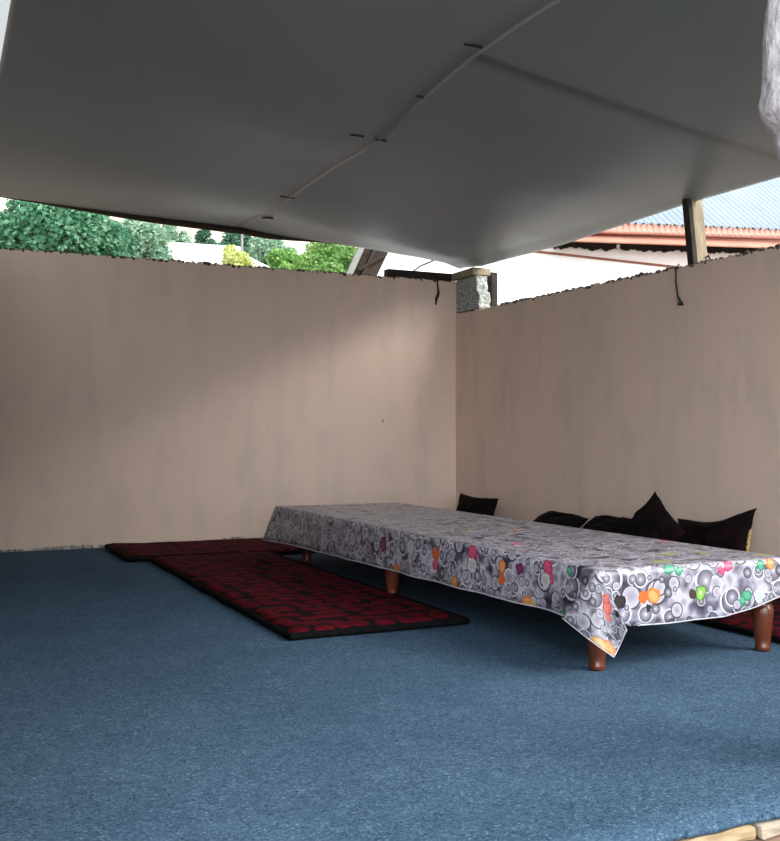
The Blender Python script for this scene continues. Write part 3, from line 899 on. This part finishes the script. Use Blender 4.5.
# eave shadow put in as a jagged black strip, with ragged foam
bm = bmesh.new(); rows = []
for i in range(161):
    t = i / 160; p = e0 + (e1 - e0) * t
    y = HY - .03
    top = hp(553 + 307 * t, 241 + 10.5 * t, y)
    d = .10 + .07 * fbm(t * 26, 3, 0, 4) + .03 * fbm(t * 90, 1, 0, 2)
    rows.append((bm.verts.new(top + Vector((0, 0, .05))), bm.verts.new(top - Vector((0, 0, max(.03, d))))))
for i in range(160): bm.faces.new((rows[i][0], rows[i + 1][0], rows[i + 1][1], rows[i][1]))
o = fin(bm, 'shadow_foam_strip', MAT['black'], house); md = o.modifiers.new('t', 'SOLIDIFY'); md.thickness = .01
bm = bmesh.new(); bmesh.ops.create_uvsphere(bm, u_segments=10, v_segments=8, radius=.03, matrix=Matrix.Translation(hp(618, 246, HY - .06))); fin(bm, 'insulator', MAT['white_wall'], house, True)

# ------------------------------------------------------------------ white shed beyond the back wall
SYd = 30.0
s = lambda px, py, Y=SYd: at(px, py, Y=Y)
shed = empty('shed', (s(200, 250).x, SYd, GZ)); tag(shed, 'low white shed with pale roof beyond the back wall', 'shed')
bm = bmesh.new()
A0, A1 = s(170, 258), s(243, 262)
T0, T1 = s(170, 242, SYd + 1.5), s(240, 246.5, SYd + 1.5)
box(bm, ((A0.x + A1.x) / 2, SYd + 1.6, (GZ + A0.z) / 2), (A1.x - A0.x, 2.6, A0.z - GZ))
fin(bm, 'wall', MAT['white_wall'], shed)
bm = bmesh.new()
pts = [s(150, 272, SYd - .1), A1 + Vector((.1, -.4, -.3)), T1, T0]
vs = [bm.verts.new(p) for p in pts]; ws = [bm.verts.new(p + Vector((0, .05, -.06))) for p in pts]
bm.faces.new(vs); bm.faces.new(ws[::-1])
for i in range(4): bm.faces.new((vs[i], vs[(i + 1) % 4], ws[(i + 1) % 4], ws[i]))
fin(bm, 'roof', MAT['white_wall'], shed)
# pale path/bank right of bush
shed2 = empty('low_wall', (s(262, 262, 26).x, 26, GZ)); 
bm = bmesh.new(); q = s(247, 262, 26); q2 = s(272, 268, 26)
pts = [Vector((q.x, 26, GZ)), Vector((q2.x, 26, GZ)), Vector((q2.x, 26, q2.z)), s(250, 257, 26), s(246, 255, 26)]
vs = [bm.verts.new(p) for p in pts]; ws = [bm.verts.new(p + Vector((0, .3, 0))) for p in pts]
bm.faces.new(vs); bm.faces.new(ws[::-1])
for i in range(5): bm.faces.new((vs[i], vs[(i + 1) % 5], ws[(i + 1) % 5], ws[i]))
fin(bm, 'wall', MAT['white_wall'], shed2); tag(shed2, 'sloping white garden wall end beside the yellow-green bush', 'wall')
# utility pole
bm = bmesh.new(); p0, p1 = s(242, 250, 28), s(242, 225, 28)
tube(bm, [(p0.x, 28, GZ), (p0.x, 28, p1.z + .6)], .04, 8)
tag(fin(bm, 'utility_pole', MAT['grey_metal'], None, True), 'thin pale pole behind the yellow-green bush', 'pole')

# ------------------------------------------------------------------ trees
def tree(name, lab, px, Y, top_py, rx_px, base_z, mat, n, leaf, seed, cat='tree', bot_py=275, group=None, blobs=26):
    rr = random.Random(seed)
    top = at(px, top_py, Y=Y); bot = at(px, bot_py, Y=Y)
    sc_ = (at(px + 10, top_py, Y=Y) - at(px, top_py, Y=Y)).length / 10
    rx = rx_px * sc_; cz = (top.z + bot.z) / 2; rz = (top.z - bot.z) / 2
    root = empty(name, (top.x, Y, GZ)); tag(root, lab, cat, group)
    bm = bmesh.new()
    bl = []
    for i in range(blobs):
        th = rr.random() * 2 * math.pi; ph = math.acos(rr.uniform(-1, 1)); k = rr.uniform(.45, .86)
        bl.append((Vector((math.sin(ph) * math.cos(th) * k * rx, math.sin(ph) * math.sin(th) * k * rx, math.cos(ph) * k * rz)), rr.uniform(.22, .40)))
    mr = min(rx, rz * 1.3)
    n = int(n * 3.2); leaf *= .50
    vv, ff = [], []
    cen_ = Vector((top.x, Y, cz))
    for i in range(n):
        c_, r_ = rr.choice(bl); r_ = r_ * mr
        d = Vector((rr.gauss(0, 1), rr.gauss(0, 1), rr.gauss(0, 1))).normalized()
        p = cen_ + c_ + d * r_ * rr.uniform(.72, 1.08)
        L = leaf * rr.uniform(.6, 1.3)
        ax = Vector((rr.gauss(0, 1), rr.gauss(0, 1), rr.gauss(0, .7) - .3)).normalized()
        sd = ax.cross(d + Vector((rr.gauss(0, .5), rr.gauss(0, .5), rr.gauss(0, .5))))
        if sd.length < 1e-3: continue
        sd = sd.normalized() * L * .34
        mid = p + ax * L * .5 + d * L * .08
        b_ = len(vv); vv += [p, mid + sd, p + ax * L, mid - sd]; ff.append((b_, b_ + 1, b_ + 2, b_ + 3))
    bm.free()
    me = bpy.data.meshes.new('foliage'); me.from_pydata(vv, [], ff)
    link('foliage', me, mat, root)
    bm = bmesh.new()
    tube(bm, [(top.x, Y, GZ), (top.x + .1, Y, (GZ + cz) / 2), (top.x, Y, cz + rz * .4)], [.05 * rx + .04, .04 * rx + .03, .02], 8)
    for i in range(7):
        c_, r_ = bl[i]; st = Vector((top.x, Y, cz - rz * .6 + i * .08 * rz))
        tube(bm, [st, st + (Vector((top.x, Y, cz)) + c_ - st) * .55 + Vector((0, 0, .1 * rz)), Vector((top.x, Y, cz)) + c_], [.018 * rx + .02, .013 * rx + .012, .008], 6)
    fin(bm, 'trunk', MAT['bark'], root, True)
    return root
tree('leafy_tree', 'large bluish-green tree at the far left above the back wall', 48, 21, 198, 76, GZ, MAT['leaf_dark'], 9000, .24, 1, bot_py=290, blobs=46)
tree('leafy_tree', 'pale grey-green tree between the large left tree and the white shed', 134, 25, 219, 34, GZ, MAT['leaf_pale'], 5000, .22, 2, bot_py=280)
tree('leafy_tree', 'bluish-green tree just left of the pale grey-green tree', 104, 23, 211, 28, GZ, MAT['leaf_dark'], 4000, .22, 12, bot_py=285)
tree('round_tree', 'small dark round tree above the white shed roof', 205, 44, 229, 10, GZ, MAT['leaf_deep'], 1800, .25, 3, bot_py=256, blobs=14)
tree('round_tree', 'dark tree behind the yellow-green bush and pale pole', 236, 46, 230, 17, GZ, MAT['leaf_deep'], 2400, .28, 4, bot_py=262)
tree('leafy_tree', 'hazy grey-green tree right of the yellow-green bush', 268, 38, 236, 26, GZ, MAT['leaf_pale'], 3600, .30, 5, bot_py=282)
tree('garden_bush', 'rounded yellow-green bush in front of the white shed', 236, 24, 243, 17, GZ, MAT['leaf_yellow'], 2600, .13, 6, 'bush', bot_py=292, blobs=18)
tree('leafy_tree', 'bright green tree left of the house verge', 332, 19, 238, 33, GZ, MAT['leaf_bright'], 5500, .15, 7, bot_py=300, blobs=34)
tree('leafy_tree', 'light green tree between the hazy tree and the bright one', 290, 23, 241, 22, GZ, MAT['leaf_bright'], 3200, .16, 8, bot_py=300)
tree('leafy_tree', 'grey-green tree behind the white shed left end', 170, 36, 224, 22, GZ, MAT['leaf_pale'], 2600, .26, 9, bot_py=270)
# dark trunk stub at far left on wall
p = at(3, 254, Y=WY + .5)
bm = bmesh.new(); tube(bm, [(p.x - .02, p.y, GZ), (p.x - .02, p.y, p.z - .05), (p.x - .06, p.y, p.z + .08)], [.07, .06, .035], 10)
tag(fin(bm, 'tree_stump', MAT['bark'], None, True), 'dark trunk end poking above the back wall at the left edge', 'trunk')

# ------------------------------------------------------------------ hills
bm = bmesh.new()
def hill(u, v):
    x = -160 + 330 * u; y = 90 + 120 * v
    h = 58 * v ** .8 + 9 * math.sin(u * 5 + 1) * v + 3 * fbm(u * 7, v * 3, 0, 3)
    return Vector((x, y, GZ - 1 + h))
grid(bm, hill, 60, 24)
tag(fin(bm, 'hill', MAT['hill'], None, True), 'dry tan hillside far behind the trees', 'hill', kind='structure')

# ------------------------------------------------------------------ light
SKY, GLOW = 0.82, 8.8
w = bpy.data.worlds.new('sky'); sc.world = w; w.use_nodes = True
nt = w.node_tree; bg = nt.nodes['Background']
tc = nt.nodes.new('ShaderNodeTexCoord'); sx = nt.nodes.new('ShaderNodeSeparateXYZ'); nt.links.new(tc.outputs['Generated'], sx.inputs[0])
rp_ = nt.nodes.new('ShaderNodeValToRGB'); nt.links.new(sx.outputs[2], rp_.inputs[0])
e = rp_.color_ramp.elements
e[0].position = 0; e[0].color = (.80, .84, .86, 1); e[1].position = .8; e[1].color = (.90, .96, 1.0, 1)
# the sky is brightest low in front of the shelter's open side
dt = nt.nodes.new('ShaderNodeVectorMath'); dt.operation = 'DOT_PRODUCT'; nt.links.new(tc.outputs['Generated'], dt.inputs[0])
dt.inputs[1].default_value = Vector((-.50, -1, .25)).normalized()
pw = nt.nodes.new('ShaderNodeMath'); pw.operation = 'POWER'; pw.use_clamp = True
mx0 = nt.nodes.new('ShaderNodeMath'); mx0.operation = 'MAXIMUM'; nt.links.new(dt.outputs['Value'], mx0.inputs[0]); mx0.inputs[1].default_value = 0
nt.links.new(mx0.outputs[0], pw.inputs[0]); pw.inputs[1].default_value = 8
ma = nt.nodes.new('ShaderNodeMath'); ma.operation = 'MULTIPLY_ADD'; nt.links.new(pw.outputs[0], ma.inputs[0]); ma.inputs[1].default_value = GLOW; ma.inputs[2].default_value = SKY
nt.links.new(rp_.outputs[0], bg.inputs[0])
nt.links.new(ma.outputs[0], bg.inputs[1])
ld = bpy.data.lights.new('sun', 'SUN'); ld.energy = 6.3; ld.angle = math.radians(42); ld.color = (1, .97, .93)
lo_ = bpy.data.objects.new('sun', ld); col.objects.link(lo_)
lo_.rotation_euler = Vector((.63, -.56, .65)).to_track_quat('Z', 'Y').to_euler()
lo_.location = (6, -6, 12)
sc.view_settings.view_transform = 'Standard'; sc.view_settings.look = 'None'
sc.view_settings.exposure = 0; sc.view_settings.gamma = 1
sc.view_settings.use_curve_mapping = False
